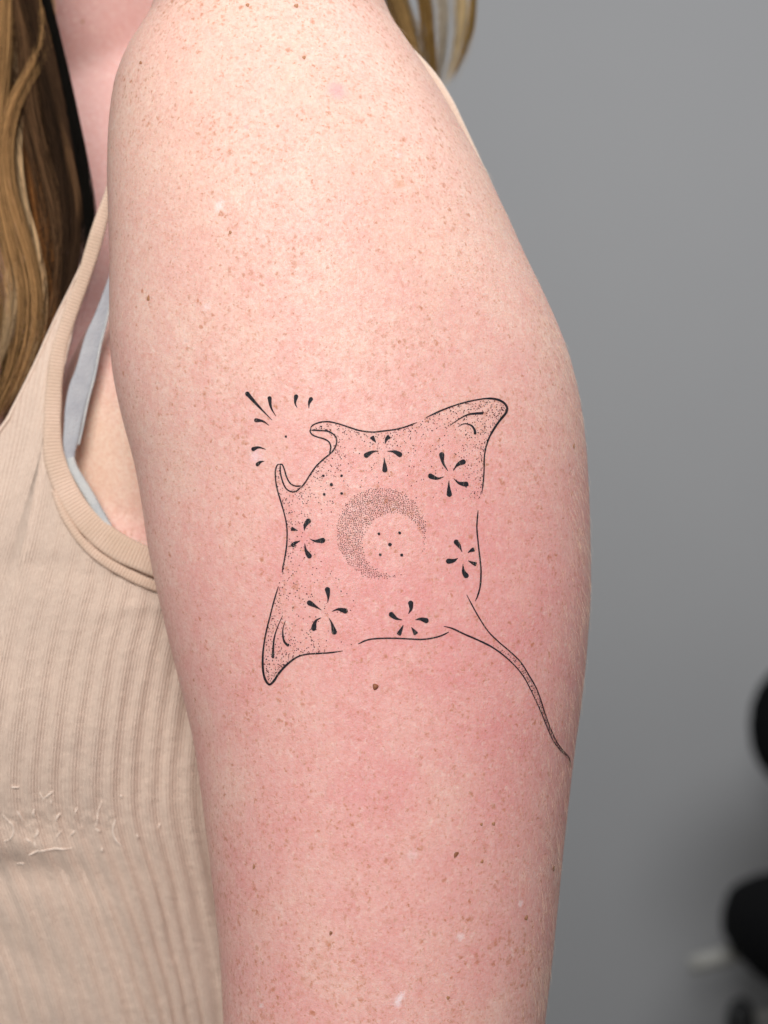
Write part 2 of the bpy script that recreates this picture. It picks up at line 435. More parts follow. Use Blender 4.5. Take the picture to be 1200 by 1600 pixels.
LINE = [(0, 0.9), (0.05, 2.3), (0.95, 2.3), (1, 0.8)]
TAIL = [(0, 0.9), (0.05, 2.0), (0.5, 2.0), (0.75, 1.5), (0.95, 1.3), (1, 0.7)]
def thick(mid0, mid1, w=3.0, base=2.3):
    return [(0, 0.8), (0.05, base), (max(0.06, mid0 - .1), base), (mid0, w), (mid1, w), (min(.94, mid1 + .12), base), (0.95, base), (1, 0.7)]
OUTLINES = [
    ([(485.3, 671.5), (486, 667.5), (490.7, 663.2), (501.3, 659.6), (514.7, 659), (530.7, 662.7), (546.7, 668), (562.7, 672.8), (581.3, 675), (600, 673.3), (618.7, 670.7), (634.7, 666.4), (651.5, 660)], LINE),
    ([(485.9, 672), (498.7, 672.5), (512, 673.9), (521.3, 678.7), (525.9, 686.7), (524.8, 696), (520, 704.8), (514.7, 710)], LINE),
    ([(485.3, 670), (484.8, 674.3), (488, 679.2), (496, 682.7), (506.7, 685.9), (514.1, 690.7), (516.8, 698.7), (514.7, 709.5)], LINE),
    ([(517, 707), (514.7, 710), (504, 718.7), (493.3, 729.3), (484, 742.7), (477.3, 753.3), (470.7, 761.9)], LINE),
    ([(438.1, 725.6), (434.1, 725.9), (430.9, 733.3), (430.4, 745.3), (433.3, 764), (438.7, 782.7), (444, 801.3), (447.5, 817.3), (448.8, 833.3), (448, 852), (445.3, 870.7), (442.1, 886.7), (441.1, 894.7)], LINE),
    ([(438.1, 726.1), (438.1, 737.3), (441.3, 750.7), (446.7, 762.7), (454.7, 768), (462.7, 767.5), (469.9, 761.3)], LINE),
    ([(436.5, 725.4), (441.3, 726.1), (444.8, 734.7), (448, 745.3), (453.3, 754.7), (461.3, 759.2), (471.5, 759.2)], LINE),
    ([(665.3, 652.5), (690.7, 640.8), (714.7, 632), (738.7, 625.9), (760, 622.7), (776, 624), (786.7, 629.3), (792, 637.3), (789.9, 645.3), (781.3, 656), (772, 669.3), (764, 684), (758.7, 700), (756.3, 716), (756, 734.7), (754.7, 753.3), (752.5, 771.5)], thick(.42, .6, 3.5)),
    ([(746.7, 797.3), (744.8, 822.7), (746.7, 846.7), (749.3, 870.7), (751.2, 892), (750.1, 914.7), (746.1, 930.7), (742.1, 939.2)], thick(.5, .85, 2.6)),
    ([(435.2, 916), (428, 940), (421.9, 964), (416, 988), (412, 1012), (410.7, 1033.3), (412, 1052), (416, 1064), (421.3, 1069.3), (428, 1064), (436, 1052), (448, 1038.7), (464, 1026.7), (480, 1022.1), (498.7, 1020.8), (517.3, 1019.5), (536, 1016.8)], thick(.42, .66, 3.5)),
    ([(559.5, 1006.1), (573.3, 1000), (589.3, 997.6), (616, 997.1), (642.7, 998.4), (660, 998.9), (677.3, 996.5), (690.7, 992.5), (701.3, 987.2)], LINE),
    ([(729, 929.3), (738.7, 948), (749.3, 966.7), (762.7, 986.7), (778.7, 1002.7), (797.3, 1018.7), (813.3, 1034.7), (826.7, 1056), (837.3, 1074.7), (845.3, 1096), (852, 1117.3), (860, 1138.7), (869.3, 1158.7), (880, 1173.3), (888, 1182.7), (890.7, 1192), (891.0, 1199)], TAIL),
    ([(693.3, 978.4), (706.7, 981.9), (725.3, 990.7), (746.7, 1000), (768, 1010.7), (786.7, 1024), (805.3, 1041.3), (818.7, 1058.7), (829.3, 1078.7), (838.7, 1098.7), (846.7, 1117.3), (854.7, 1137.3), (864, 1157.3), (874.7, 1172), (885.3, 1181.3)], [(0, .8), (.05, 2.6), (.25, 2.7), (.4, 2.0), (.7, 1.5), (.95, 1.2), (1, .6)]),
]
tattoo = mesh_obj("tattoo", *join_parts([stroke(p, w) for p, w in OUTLINES]), INK, person)
tattoo["label"] = "black line tattoo of a manta ray on the upper arm"

def drop(name, pts, r, label=None):
    """teardrop: pts run from the round head to the thin tail, r = head radius in px"""
    pts = [np.asarray(q, float) for q in pts]
    d = pts[0] - pts[1]; d /= np.linalg.norm(d)
    pts[0] = pts[0] + d * r * 0.75
    L = sum(np.linalg.norm(pts[i + 1] - pts[i]) for i in range(len(pts) - 1))
    h = r / L
    prof = [(0, 0.3)] + [(h * q, 2 * r * math.sqrt(max(0, 1 - (1 - q) ** 2)) ) for q in (.12, .3, .55, .8, 1.05)] + [(min(.9, h * 1.9), 1.75 * r), (min(.93, max(h * 3.2, .40)), 1.22 * r), (min(.94, max(h * 4, .68)), .75 * r), (0.97, 0.9), (1, 0.5)]
    prof = sorted(prof)
    o = mesh_obj(name, *stroke(pts, prof, 0.9, 0.05), INK, tattoo)
    return o
def clipped(pts, w):
    """petal cut off square by the outline: wide end first"""
    return mesh_obj("petal", *stroke(pts, [(0, w * .8), (0.12, w), (0.55, w * .6), (1, 0.8)], 0.9, 0.05), INK, tattoo)

PETALS = [[(571.5, 712), (581.3, 706.1), (591.5, 704.8)], [(625.3, 710.7), (616, 705.9), (604.5, 704.8)], [(601.3, 735.2), (600.9, 724), (600, 714.7)],
          [(482.7, 813.3), (477.3, 820), (475.5, 829.3)], [(505.3, 844), (493.3, 845.3), (484.5, 842.1)], [(484, 869.3), (478.1, 860), (476.3, 848.5)],
          [(689.9, 709.3), (692, 722.7), (699.7, 736)], [(724.5, 721.3), (714.7, 726.1), (708, 735.5)], [(671.5, 743.2), (682.7, 747.5), (693.3, 744.8)], [(728.8, 756.5), (717.3, 754.7), (708.5, 747.5)], [(701.9, 773.3), (701, 762), (701.3, 750.1)],
          [(712, 846.1), (717.3, 853.3), (721.9, 862.7)], [(699.5, 876.8), (708, 876), (715.2, 872)], [(728.8, 900), (724.3, 893.3), (723, 881)],
          [(511.5, 920), (513, 931), (512, 941.9)], [(482.7, 941.3), (492, 946.7), (502.7, 953.3)], [(540.5, 954.9), (529.3, 952), (518.7, 955.2)], [(490.1, 982.7), (493.3, 970.7), (502.1, 964.8)], [(522.7, 988.5), (518.7, 974.7), (513.9, 965.3)],
          [(641.3, 941.3), (642.1, 950.7), (637.9, 959.2)], [(610.7, 959.2), (618.7, 965.9), (628.5, 968.5)], [(666.7, 969.9), (657.3, 967.2), (648.5, 968.5)]]
for q in PETALS: drop("petal", q, 4.1)
for q, w in [([(580.5, 682), (584, 687), (587.5, 691.5)], 7.5), ([(608.5, 681.5), (604, 686), (601.3, 693.3)], 7.0), ([(455, 825.9), (459, 827), (465.3, 828.8)], 6.5), ([(456, 853.5), (460.7, 848.7), (469.3, 844.8)], 7.0),
             ([(741, 858), (736, 860), (730.7, 863.5)], 7.0), ([(744, 881.8), (738, 879.5), (731.2, 876)], 6.5), ([(622.5, 992), (626, 985), (630.1, 976.5)], 7.5), ([(650.3, 991), (647, 986), (642.7, 980)], 7.5)]:
    clipped(q, w)
for q, r in [([(386, 614.5), (404, 634.5), (425.3, 656.5)], 3.5), ([(421.3, 621.3), (423.5, 636), (431, 650)], 3.3), ([(399.5, 656.5), (410.7, 658), (420.8, 664.8)], 3.2), ([(463, 618.5), (461.3, 629.3), (464.5, 637.3)], 3.3),
             ([(486.5, 622.7), (483.2, 629.3), (482.7, 638)], 3.2), ([(395.2, 702), (404, 699), (415.5, 702)], 3.2), ([(402, 726.3), (406.7, 722), (413.3, 720.5)], 3.0)]:
    drop("ray_stroke", q, r)
for q in [[(753.3, 645.6), (733.3, 647.2), (717.3, 654.7), (702.7, 664.8)], [(741.9, 677.5), (741.3, 672), (736, 664.8), (725.3, 662.1), (715.2, 666.7)],
          [(426.7, 1027), (428, 1001.3), (433.3, 981.3), (441.9, 961.3)], [(450.5, 1008.2), (444, 1001.3), (442.1, 984), (446.1, 969.3)]]:
    drop("fin_stroke", q, 2.2)

def disc(u, v, r, sides, lift=0.00013):
    p, n = hit_body(u, v)
    if p is None: return None
    if n.dot(CAM - p) < 0: n = -n
    a = n.cross(Vector((0, 0, 1))).normalized(); b = n.cross(a)
    ph = random.uniform(0, 6.28)
    return [p + n * lift + (a * math.cos(ph + 2 * math.pi * k / sides) + b * math.sin(ph + 2 * math.pi * k / sides)) * (r * S * 0.93 * random.uniform(.88, 1.12)) for k in range(sides)], [tuple(range(sides))]
for u, v, r in [(446.7, 682, 2.0), (505.3, 743.2, 2.1), (533.6, 743.2, 2.1), (517.9, 757.1, 2.6), (506.7, 772.3, 2.2), (533.9, 770.9, 2.1),
                (592, 834.1, 2.3), (624.3, 832.5, 2.3), (609.3, 850.7, 2.9), (594.1, 866.7, 2.3), (627.5, 867.2, 2.5)]:
    mesh_obj("dot", *disc(u, v, r, 12), INK, tattoo, smooth=False)

# crescent of stippled dots: between an outer circle and an inner one set to the lower right
parts = []; placed = []
while len(parts) < 1050:
    u, v = 596 + random.uniform(-70, 70), 833 + random.uniform(-72, 72)
    ro = math.hypot(u - 596, (v - 833) / 1.03); ri = math.hypot(u - 614, (v - 850))
    if ro > 68.5 + random.gauss(0, 1.5) or ri < 49.5 + random.gauss(0, 1.2): continue
    edge = max(0, min((69 - ro) / 14, 1)) * (0.55 + 0.45 * min(1, (ri - 48) / 7))
    if random.random() > 0.28 + 0.7 * edge: continue
    if any(abs(u - a) < 1.9 and abs(v - b) < 1.9 for a, b in placed): continue
    placed.append((u, v)); parts.append(disc(u, v, random.uniform(.58, .85), 6))
    pass
o = mesh_obj("crescent_stippling", *join_parts([q for q in parts if q]), stip, tattoo, smooth=False); o["kind"] = "stuff"
o["label"] = "crescent moon of fine stippled dots"

# stippled shading inside the ray: dense beside its outline, thinning inwards
ring = [(485, 670), (514, 660), (546, 668), (581, 676), (620, 671), (651, 661), (690, 642), (738, 627), (776, 625), (791, 638), (772, 669), (758, 700), (755, 753), (746, 797), (746, 846), (751, 892), (742, 939),
        (729, 975), (700, 986), (660, 997), (600, 997), (560, 1005), (517, 1018), (464, 1025), (436, 1050), (421, 1067), (412, 1040), (416, 988), (435, 916), (446, 870), (449, 833), (439, 782), (431, 745), (436, 727), (440, 750), (452, 767), (471, 761), (493, 729), (520, 705), (524, 686), (510, 674)]
R_ = arr(ring); R2_ = np.roll(R_, -1, axis=0)
def inside(u, v):
    c = ((R_[:, 1] > v) != (R2_[:, 1] > v)) & (u < (R2_[:, 0] - R_[:, 0]) * (v - R_[:, 1]) / (R2_[:, 1] - R_[:, 1] + 1e-9) + R_[:, 0])
    return bool(c.sum() % 2)
def edge_dist(u, v):
    q = arr([u, v]); d = R2_ - R_; t = np.clip(((q - R_) * d).sum(1) / (d * d).sum(1), 0, 1)
    return float(np.sqrt((((R_ + d * t[:, None]) - q) ** 2).sum(1)).min())
parts = []
for _ in range(26000):
    u, v = random.uniform(405, 795), random.uniform(620, 1070)
    if not inside(u, v): continue
    e = edge_dist(u, v)
    side_w = 1.0
    if v > 780 and u > 560: side_w = 0.0                      # the lower right flank has no shading
    elif v > 960 and u > 500: side_w = 0.12
    tip = max(0, 1 - math.hypot(u - 775, v - 640) / 95, 1 - math.hypot(u - 425, v - 1045) / 95)
    prob = side_w * (0.28 * math.exp(-e / 12) + 0.18 * math.exp(-e / 38)) + 0.45 * tip ** 1.5
    if math.hypot(u - 515, v - 715) < 28: prob += 0.03
    if random.random() < prob and math.hypot(u - 596, v - 833) > 70:
        parts.append(disc(u, v, random.uniform(.5, .95), 6))
up = catmull(OUTLINES[-2][0], 4); lo = catmull(OUTLINES[-1][0], 4)
for _ in range(430):
    t = random.uniform(0.28, 0.985); a = up[int(t * (len(up) - 1))]; b = lo[int(t * (len(lo) - 1))]
    if random.random() > min(1, max(0, (t - .28) * 4)): continue
    q = a + (b - a) * random.uniform(.12, .88); parts.append(disc(q[0], q[1], random.uniform(.5, .8), 6))
o = mesh_obj("shading_stippling", *join_parts([q for q in parts if q]), stip, tattoo, smooth=False); o["kind"] = "stuff"

# ------------------------------------------------------------------ moles and body hair
mole_m = simple("mole", (0.25, 0.095, 0.045), 0.55, 0.35).mat
mole_soft = simple("mole_light", (0.40, 0.19, 0.10), 0.55, 0.35).mat
def mole(u, v, ru, rv, rot=0, mat=mole_m, h=0.12):
    V = []; F = []; seg = 14
    for i, (k, up_) in enumerate([(1.0, 0.00003), (0.8, h * .00055), (0.45, h * .00095)]):
        for j in range(seg):
            t = 2 * math.pi * j / seg + rot; q = 1 + 0.14 * math.sin(3 * t + u)
            a = ru * k * q * math.cos(2 * math.pi * j / seg); b = rv * k * q * math.sin(2 * math.pi * j / seg)
            uu = u + a * math.cos(rot) - b * math.sin(rot); vv = v + a * math.sin(rot) + b * math.cos(rot)
            V.append(on_skin(uu, vv, 0.00004 + up_) or P(uu, vv, -0.03))
    V.append(on_skin(u, v, 0.00004 + h * .0011))
    for i in range(2):
        for j in range(seg):
            F.append((i * seg + j, i * seg + (j + 1) % seg, (i + 1) * seg + (j + 1) % seg, (i + 1) * seg + j))
    for j in range(seg): F.append((2 * seg + j, 2 * seg + (j + 1) % seg, 3 * seg))
    return mesh_obj("mole", V, F, mat, body)
mole(586.5, 1073, 4.6, 5.0, 0, mole_m, 0.5); mole(712.5, 1335, 3.0, 5.2, 0.6); mole(865, 1357, 1.6, 4.2, 0.15); mole(232, 466, 2.2, 4.6, 0.1, mole_soft)
mole(517, 1458, 2.4, 3.4, 0.3); mole(752, 1288, 2.2, 2.6, 0, mole_soft); mole(771, 1287, 2.6, 2.8, 0, mole_soft); mole(896.5, 697, 1.4, 4.0, 0.05, mole_soft)
mole(753, 1346, 2.2, 3.2, 0.5, mole_soft); mole(822, 1434, 2.6, 4.0, 0.3, mole_soft); mole(397, 1354, 1.8, 4, 0.1, mole_soft); mole(129, 34, 2.6, 3.0, 0, mole_soft)
mole(220, 98, 2.2, 2.6, 0, mole_soft); mole(463, 9, 3.6, 3.0, 0, mole_soft); mole(387, 8, 3.0, 3.0, 0, mole_soft); mole(475, 90, 2.8, 2.8, 0, mole_soft)
mole(360, 363, 2.2, 2.8, 0, mole_soft); mole(700, 1559, 2.6, 3.0, 0, mole_soft)

fuzz_m = simple("vellus_hair", (0.80, 0.62, 0.46), 0.4, 0.4)
parts = []
while len(parts) < 4600:
    u, v = random.uniform(170, 925), random.uniform(-5, 1610)
    l = float(np.interp(v, vs[::-1], Ls[::-1])); r = float(np.interp(v, vs[::-1], Rs[::-1]))
    if random.random() < 0.2: u = r - abs(random.gauss(0, 25))
    if not (l + 1 < u < r - 0.6): continue
    p, n = hit_body(u, v)
    if p is None: continue
    if n.dot(CAM - p) < 0: n = -n
    d = Vector((random.gauss(0.12, .22), random.gauss(0, .15), -1)); d = (d - n * d.dot(n)).normalized()
    L = random.uniform(.0022, .0055); lift = random.uniform(.18, .55)
    pts = [p - n * .0001]
    for k in range(1, 4):
        t = k / 3; pts.append(p + d * (L * t) + n * (L * lift * (t - 0.55 * t * t)))
    parts.append(tube(pts, [.000015, .000013, .000009, .000003], 3, False))
o = mesh_obj("body_hair", *join_parts(parts), fuzz_m.mat, person); o["kind"] = "stuff"

# ------------------------------------------------------------------ clothes
def make_knit():
    m = simple("ribbed_knit", (0.60, 0.445, 0.345), 0.9, 0.15)
    uv = m.n('ShaderNodeUVMap').outputs[0]
    co = m.n('ShaderNodeTexCoord').outputs['Object']
    sp = m.n('ShaderNodeSeparateXYZ'); m.put(sp.inputs[0], uv)
    fine = m.math('SINE', m.math('MULTIPLY', sp.outputs[0], 2 * math.pi / 4.6))          # one fine rib every 4.6 px of the photo
    st = m.math('SINE', m.math('MULTIPLY', sp.outputs[1], 2 * math.pi / 3.2))
    n1 = m.noise(co, 45, 4).outputs[0]; n2 = m.noise(co, 1500, 3).outputs[0]
    base = m.mix(m.mapr(n1, .3, .7), (0.80, 0.63, 0.515), (0.73, 0.575, 0.475))
    base = m.mix(m.mapr(n2, .35, .7, 0, .6), base, m.mix(1.0, base, (.84, .80, .78), 'MULTIPLY'))
    m.put(m.b.inputs['Base Color'], base)
    m.b.inputs['Sheen Weight'].default_value = 0.12
    m.b.inputs['Sheen Roughness'].default_value = 0.5
    h = m.math('ADD', m.math('MULTIPLY', fine, 0.7), m.math('ADD', m.math('MULTIPLY', st, 0.25), m.math('MULTIPLY', n2, 1.2)))
    m.put(m.b.inputs['Normal'], m.bump(h, 1.0, 0.00018))
    return m.mat
KNIT = make_knit()
def make_binding():
    m = simple("binding_knit", (0.60, 0.42, 0.32), 0.9, 0.15)
    co = m.n('ShaderNodeTexCoord').outputs['Object']
    n1 = m.noise(co, 70, 3).outputs[0]; n2 = m.noise(co, 1500, 3).outputs[0]
    base = m.mix(m.mapr(n1, .3, .7), (0.72, 0.54, 0.43), (0.62, 0.465, 0.355))
    m.put(m.b.inputs['Base Color'], m.mix(m.mapr(n2, .35, .7, 0, .5), base, m.mix(1.0, base, (.84, .80, .78), 'MULTIPLY')))
    m.put(m.b.inputs['Normal'], m.bump(n2, 0.5, 0.0002))
    return m.mat
BINDING = make_binding()

# smooth map of the torso depth under the clothes (photo grid of 20 px)
GU = np.arange(-420, 560, 20.0); GV = np.arange(240, 1780, 20.0)
GY = np.zeros((len(GV), len(GU)))
for i, v in enumerate(GV):
    for j, u in enumerate(GU):
        p, n = hit_torso(u, v); GY[i, j] = p.y if p is not None else np.nan
for i in range(len(GV)):
    ok = ~np.isnan(GY[i]); GY[i] = np.interp(GU, GU[ok], GY[i][ok]) if ok.any() else (GY[i - 1] if i else 0.07)
for _ in range(6):
    q = np.pad(GY, 1, mode='edge'); GY = (q[:-2, 1:-1] + q[2:, 1:-1] + q[1:-1, :-2] + q[1:-1, 2:] + 2 * q[1:-1, 1:-1]) / 6
for i, v in enumerate(GV):      # cloth and straps span the hollow between bust and shoulder
    lim = float(smooth_interp(np.array([v]), [(200, .044), (500, .039), (700, .034), (850, .030), (900, .029), (1000, .05), (1900, .2)], 30)[0])
    GY[i] = np.minimum(GY[i], lim)
def depth(u, v):
    fu = min(max((u - GU[0]) / 20, 0), len(GU) - 1.001); fv = min(max((v - GV[0]) / 20, 0), len(GV) - 1.001)
    i, j = int(fv), int(fu); a, b = fv - i, fu - j
    return float((1 - a) * ((1 - b) * GY[i, j] + b * GY[i, j + 1]) + a * ((1 - b) * GY[i + 1, j] + b * GY[i + 1, j + 1]))

# the garment's upper edge: neckline up to the strap, then down round the armhole
TOP = [(-420, 1010), (-300, 960), (-180, 880), (-90, 790), (0, 669), (19, 637), (50, 575), (78, 512), (105, 456), (131, 402), (137, 396), (122, 440), (103, 487), (90, 537), (81, 587), (77, 650), (76, 697), (81, 733), (92, 770),
       (112, 805), (137, 838), (168, 862), (198, 880), (238, 898), (300, 925), (420, 960)]
U0 = [-520, -395, -290, -210, -100, -92, -80, -70, -62, -54, -50, -46, -40, -34, -28, -24, -20, -9, 10, 37, 70, 106, 140, 185, 253, 381]
FV = [(250, 190), (400, 160), (600, 118), (728, 91), (869, 60), (944, 42), (1031, 23), (1127, 8), (1206, 0), (1270, 0), (1337, 22), (1403, 50), (1512, 88), (1596, 112), (1760, 150)]
def rib_u(u0, v):
    f = float(smooth_interp(np.array([v]), FV, 22)[0]) if False else float(np.interp(v, FVd, FVs))
    if v > 1240:
        f *= float(np.interp(u0, [-100, 118, 262, 400], [1.1, 1.0, 0.58, 0.45]))
    return u0 + f
FVd = np.arange(240, 1790, 5.0); FVs = smooth_interp(FVd, FV, 26)
cols = np.arange(-420, 380, 2.5)
rib_phase = np.cumsum(np.concatenate([[0], 2.5 / np.interp(cols[:-1], [-420, 0, 150, 320], [36, 34, 32, 31]) * (1 + 0.18 * np.interp(cols[:-1], np.arange(-420, 400, 21), rng.uniform(-1, 1, 40)))]))
rib_amp = np.interp(np.arange(60), np.arange(60), rng.uniform(0.75, 1.2, 60))
NR = 250
V = []; UV = []
wob = rng.uniform(-1, 1, (40, 40)); wob[39] = wob[0]; wob[:, 39] = wob[:, 0]
def wn(a, b):
    i0, j0 = math.floor(a), math.floor(b); x, y = a - i0, b - j0; i, j = i0 % 39, j0 % 39; x = x * x * (3 - 2 * x); y = y * y * (3 - 2 * y)
    return (1 - x) * ((1 - y) * wob[i, j] + y * wob[i, j + 1]) + x * ((1 - y) * wob[i + 1, j] + y * wob[i + 1, j + 1])
def shirt_point(u, v, u0, ph):
    up_fade = float(np.interp(v, [450, 700, 950, 1150], [0.08, 0.20, 0.55, 1.0]) * np.interp(v, [1240, 1360], [1.0, 1.5]))
    a = math.sin(2 * math.pi * (ph + 0.09 * wn(u0 / 40 + 1, v / 55 + 2))); a = math.copysign(abs(a) ** 0.8, a)
    rib = a * 0.00040 * rib_amp[int(ph + 20) % 60] * up_fade
    # folds: the garment is drawn in under the bust and creased near the armhole
    fold = 0.0016 * math.exp(-((v - 1318 - 0.10 * u) / 20) ** 2) * float(np.interp(u, [-50, 60, 170], [1.1, 0.8, 0.0]))
    fold -= 0.0012 * math.exp(-((v - 1362 - 0.12 * u) / 26) ** 2) * float(np.interp(u, [-50, 80, 220], [1.2, 0.8, 0.0]))
    fold += 0.0011 * math.exp(-(((v - 1470) - 0.62 * u) / 34) ** 2) * float(np.interp(u, [-60, 40, 200], [-1.2, -1.0, 0]))
    fold += 0.0005 * math.exp(-((v - 950 + 0.10 * (u - 200)) / 12) ** 2) * float(np.interp(u, [110, 200], [0.0, 1.0]))
    snag = 0.00032 * wn(u0 / 6.0, v / 7.0) * math.exp(-((v - 1283) / 34) ** 2) * float(np.interp(u, [0, 170, 260], [1.2, 0.8, 0.1]))
    noise = 0.0009 * wn(u0 / 80 + 3, v / 120 + 5) + 0.00014 * wn(u0 / 21 + 9, v / 41) + 0.00013 * wn(u0 / 10 + 5, v / 8 + 7)
    y = depth(u, v) - 0.0032 - rib - fold - noise - snag
    return P(u, v, y)
for ci, u0 in enumerate(cols):
    tu = float(np.interp(u0, U0, [q[0] for q in TOP])); tv = float(np.interp(u0, U0, [q[1] for q in TOP]))
    vb = 1760
    vj = max(tv + 130, 960)                       # below this the column follows the traced rib
    for ri in range(NR):
        v = tv + (vb - tv) * (ri / (NR - 1)) ** 1.0
        ur = rib_u(u0, v)
        k = min(1, max(0, (v - tv) / (vj - tv))); k = k * k * (3 - 2 * k)
        u = (tu + (rib_u(u0, v) - rib_u(u0, tv)) * 0.75) * (1 - k) + ur * k
        V.append(shirt_point(u, v, u0, rib_phase[ci])); UV.append((u0 * 1.0, v))
F = []
for c in range(len(cols) - 1):
    for r in range(NR - 1):
        F.append((c * NR + r, c * NR + r + 1, (c + 1) * NR + r + 1, (c + 1) * NR + r))
# the garment goes on round the front, the far side and the back
k0 = len(V); segs = 120; shell_v = list(np.arange(1760, 980, -20.0))
for v in shell_v:
    rr = torso_ring(v, 0.0012, segs)
    for j, p in enumerate(rr):
        V.append(p); UV.append((j * 27.0, v))
for i in range(len(shell_v) - 1):
    for j in range(segs):
        q = (j + 1) % segs
        F.append((k0 + i * segs + j, k0 + i * segs + q, k0 + (i + 1) * segs + q, k0 + (i + 1) * segs + j))
k1 = len(V); back_v = list(np.arange(990, 230, -20.0)); jb = [j % segs for j in range(-12, 31)]
for v in back_v:
    rr = torso_ring(v, 0.0014, segs)
    for j in jb: V.append(rr[j]); UV.append((j * 27.0, v))
for i in range(len(back_v) - 1):
    for j in range(len(jb) - 1):
        F.append((k1 + i * len(jb) + j, k1 + i * len(jb) + j + 1, k1 + (i + 1) * len(jb) + j + 1, k1 + (i + 1) * len(jb) + j))
top = mesh_obj("tank_top", V, F, KNIT, person, uv=UV)
top["label"] = "beige ribbed knit tank top with snagged threads"

def band(pts, halfw, thick_, out, rib_px, rib_h, sides=14, off_y=0.0, fixed=None):
    """rounded flat band along photo positions pts, lying on the torso; halfw px (list)"""
    c = catmull(pts, 0.75 if rib_px else 3.0); n = len(c)
    seg = np.linalg.norm(np.diff(c, axis=0), axis=1); s = np.concatenate([[0], np.cumsum(seg)]); t = s / s[-1]
    hw = np.interp(t, np.linspace(0, 1, len(halfw)), halfw)
    if fixed is not None: ys = np.interp(t, np.linspace(0, 1, len(fixed)), fixed)
    else:
        ys = arr([depth(*q) for q in c]); kk = np.ones(25) / 25; ys = np.convolve(np.pad(ys, 12, mode='edge'), kk, 'valid')
    p3 = [P(c[i][0], c[i][1], ys[i] - out + off_y) for i in range(n)]
    rings_ = []
    for i in range(n):
        tg = (p3[min(n - 1, i + 4)] - p3[max(0, i - 4)]).normalized()
        view = (CAM - p3[i]).normalized()
        sd = tg.cross(view).normalized(); nn = sd.cross(tg).normalized()
        if nn.dot(view) < 0: nn = -nn
        rb = rib_h * math.sin(2 * math.pi * s[i] / rib_px) if rib_px else 0
        wv = 1 + 0.05 * wn(s[i] / 30, 4.2)
        w = hw[i] * S * (D + ys[i]) / D * wv
        rr = []
        for k in range(sides):
            a = 2 * math.pi * k / sides; ca, sa = math.cos(a), math.sin(a)
            rr.append(p3[i] + sd * (w * math.copysign(abs(ca) ** 0.8, ca)) + nn * ((thick_ + rb) * math.copysign(abs(sa) ** 0.7, sa)))
        rings_.append(rr)
    return loft(rings_)
b = mesh_obj("armhole_binding", *band([(196, 225), (178, 285), (160, 338), (140, 405), (125, 450), (108, 495), (93, 545), (85, 600), (82, 658), (83, 702), (91, 735), (105, 768), (126, 802), (150, 828), (178, 850), (210, 867), (260, 884), (340, 905)],
              [11, 9, 9, 11, 11, 11, 11, 12, 13, 14, 16, 18, 19, 20, 21, 22, 22, 22], 0.0008, 0.0038, 5.4, 0.00013), BINDING, top)
mesh_obj("seam_ridge", *band([(84, 768), (100, 805), (128, 846), (160, 874), (200, 897), (245, 916), (320, 935)], [4, 6, 7, 8, 9, 9, 9], 0.0007, 0.0040, 5.0, 0.00012), BINDING, top)
mesh_obj("neckline_hem", *band([(-420, 1006), (-300, 956), (-180, 876), (-90, 786), (2, 669), (21, 637), (52, 575), (80, 512), (107, 456), (138, 394)], [3, 3, 3, 3, 3, 3, 3, 2.6, 2.2, 1], 0.0007, 0.0034, 0, 0), KNIT, top)
mesh_obj("back_binding", *band([(596, 20), (624, 60), (650, 86), (677, 119), (701, 157), (725, 204), (746, 247), (768, 292), (786, 345)], [3, 3, 4.5, 6, 6, 5, 3.5, 3, 3], 0.0009, 0.0, 0, 0, fixed=[0.025] * 3), KNIT, top)

# snagged threads standing off the knit under the bust (zoom positions / 4)
SNAGS = [[(248, 350), (262, 380), (280, 405)], [(332, 345), (300, 372), (268, 397)], [(110, 470), (130, 505), (147, 537)], [(217, 455), (208, 485), (224, 512)], [(12, 488), (50, 528), (76, 556), (86, 600), (68, 640), (30, 662), (42, 712)],
         [(232, 585), (237, 605), (214, 637)], [(380, 480), (362, 500), (348, 532)], [(387, 588), (368, 612), (348, 642)], [(472, 590), (452, 612), (428, 640)], [(636, 408), (615, 470), (607, 540), (588, 572)], [(598, 580), (632, 602)],
         [(722, 518), (706, 590), (724, 650), (764, 692)], [(240, 724), (300, 712), (350, 704), (400, 709), (455, 699)], [(180, 746), (240, 716)], [(213, 660), (226, 702)], [(752, 368), (764, 388)], [(482, 448), (468, 492)], [(95, 802), (145, 798), (152, 832)],
         [(320, 398), (322, 428)], [(855, 615), (868, 640)], [(1000, 545), (990, 580)], [(70, 320), (125, 322)], [(640, 700), (636, 725)], [(160, 640), (200, 668)], [(-60, 560), (-20, 600), (-30, 660)], [(-120, 500), (-80, 540)]]
THREAD = simple('loose_thread', (0.86, 0.73, 0.63), 0.95, 0.1).mat
SHIRT_BVH = bvh_of(top.data)
for q in SNAGS:
    c = catmull([(x / 4, 1150 + y / 4) for x, y in q], 1.5); pts = []
    for i, (u, v) in enumerate(c):
        h = SHIRT_BVH.ray_cast(CAM, (P(u, v) - CAM).normalized())[0]
        if h is None: continue
        t = i / (len(c) - 1); pts.append(h + (CAM - h).normalized() * (0.00000 + 0.00022 * math.sin(math.pi * t)))
    if len(pts) > 2:
        r0 = random.uniform(.00018, .00030)
        rad = [r0 * (0.35 + 0.65 * math.sin(math.pi * (0.1 + 0.8 * i / (len(pts) - 1)))) * (1 + .2 * math.sin(i * 2.1)) for i in range(len(pts))]
        mesh_obj("snagged_thread", *tube(pts, rad, 6), THREAD, top, uv=[(0, 0)] * (len(pts) * 6))

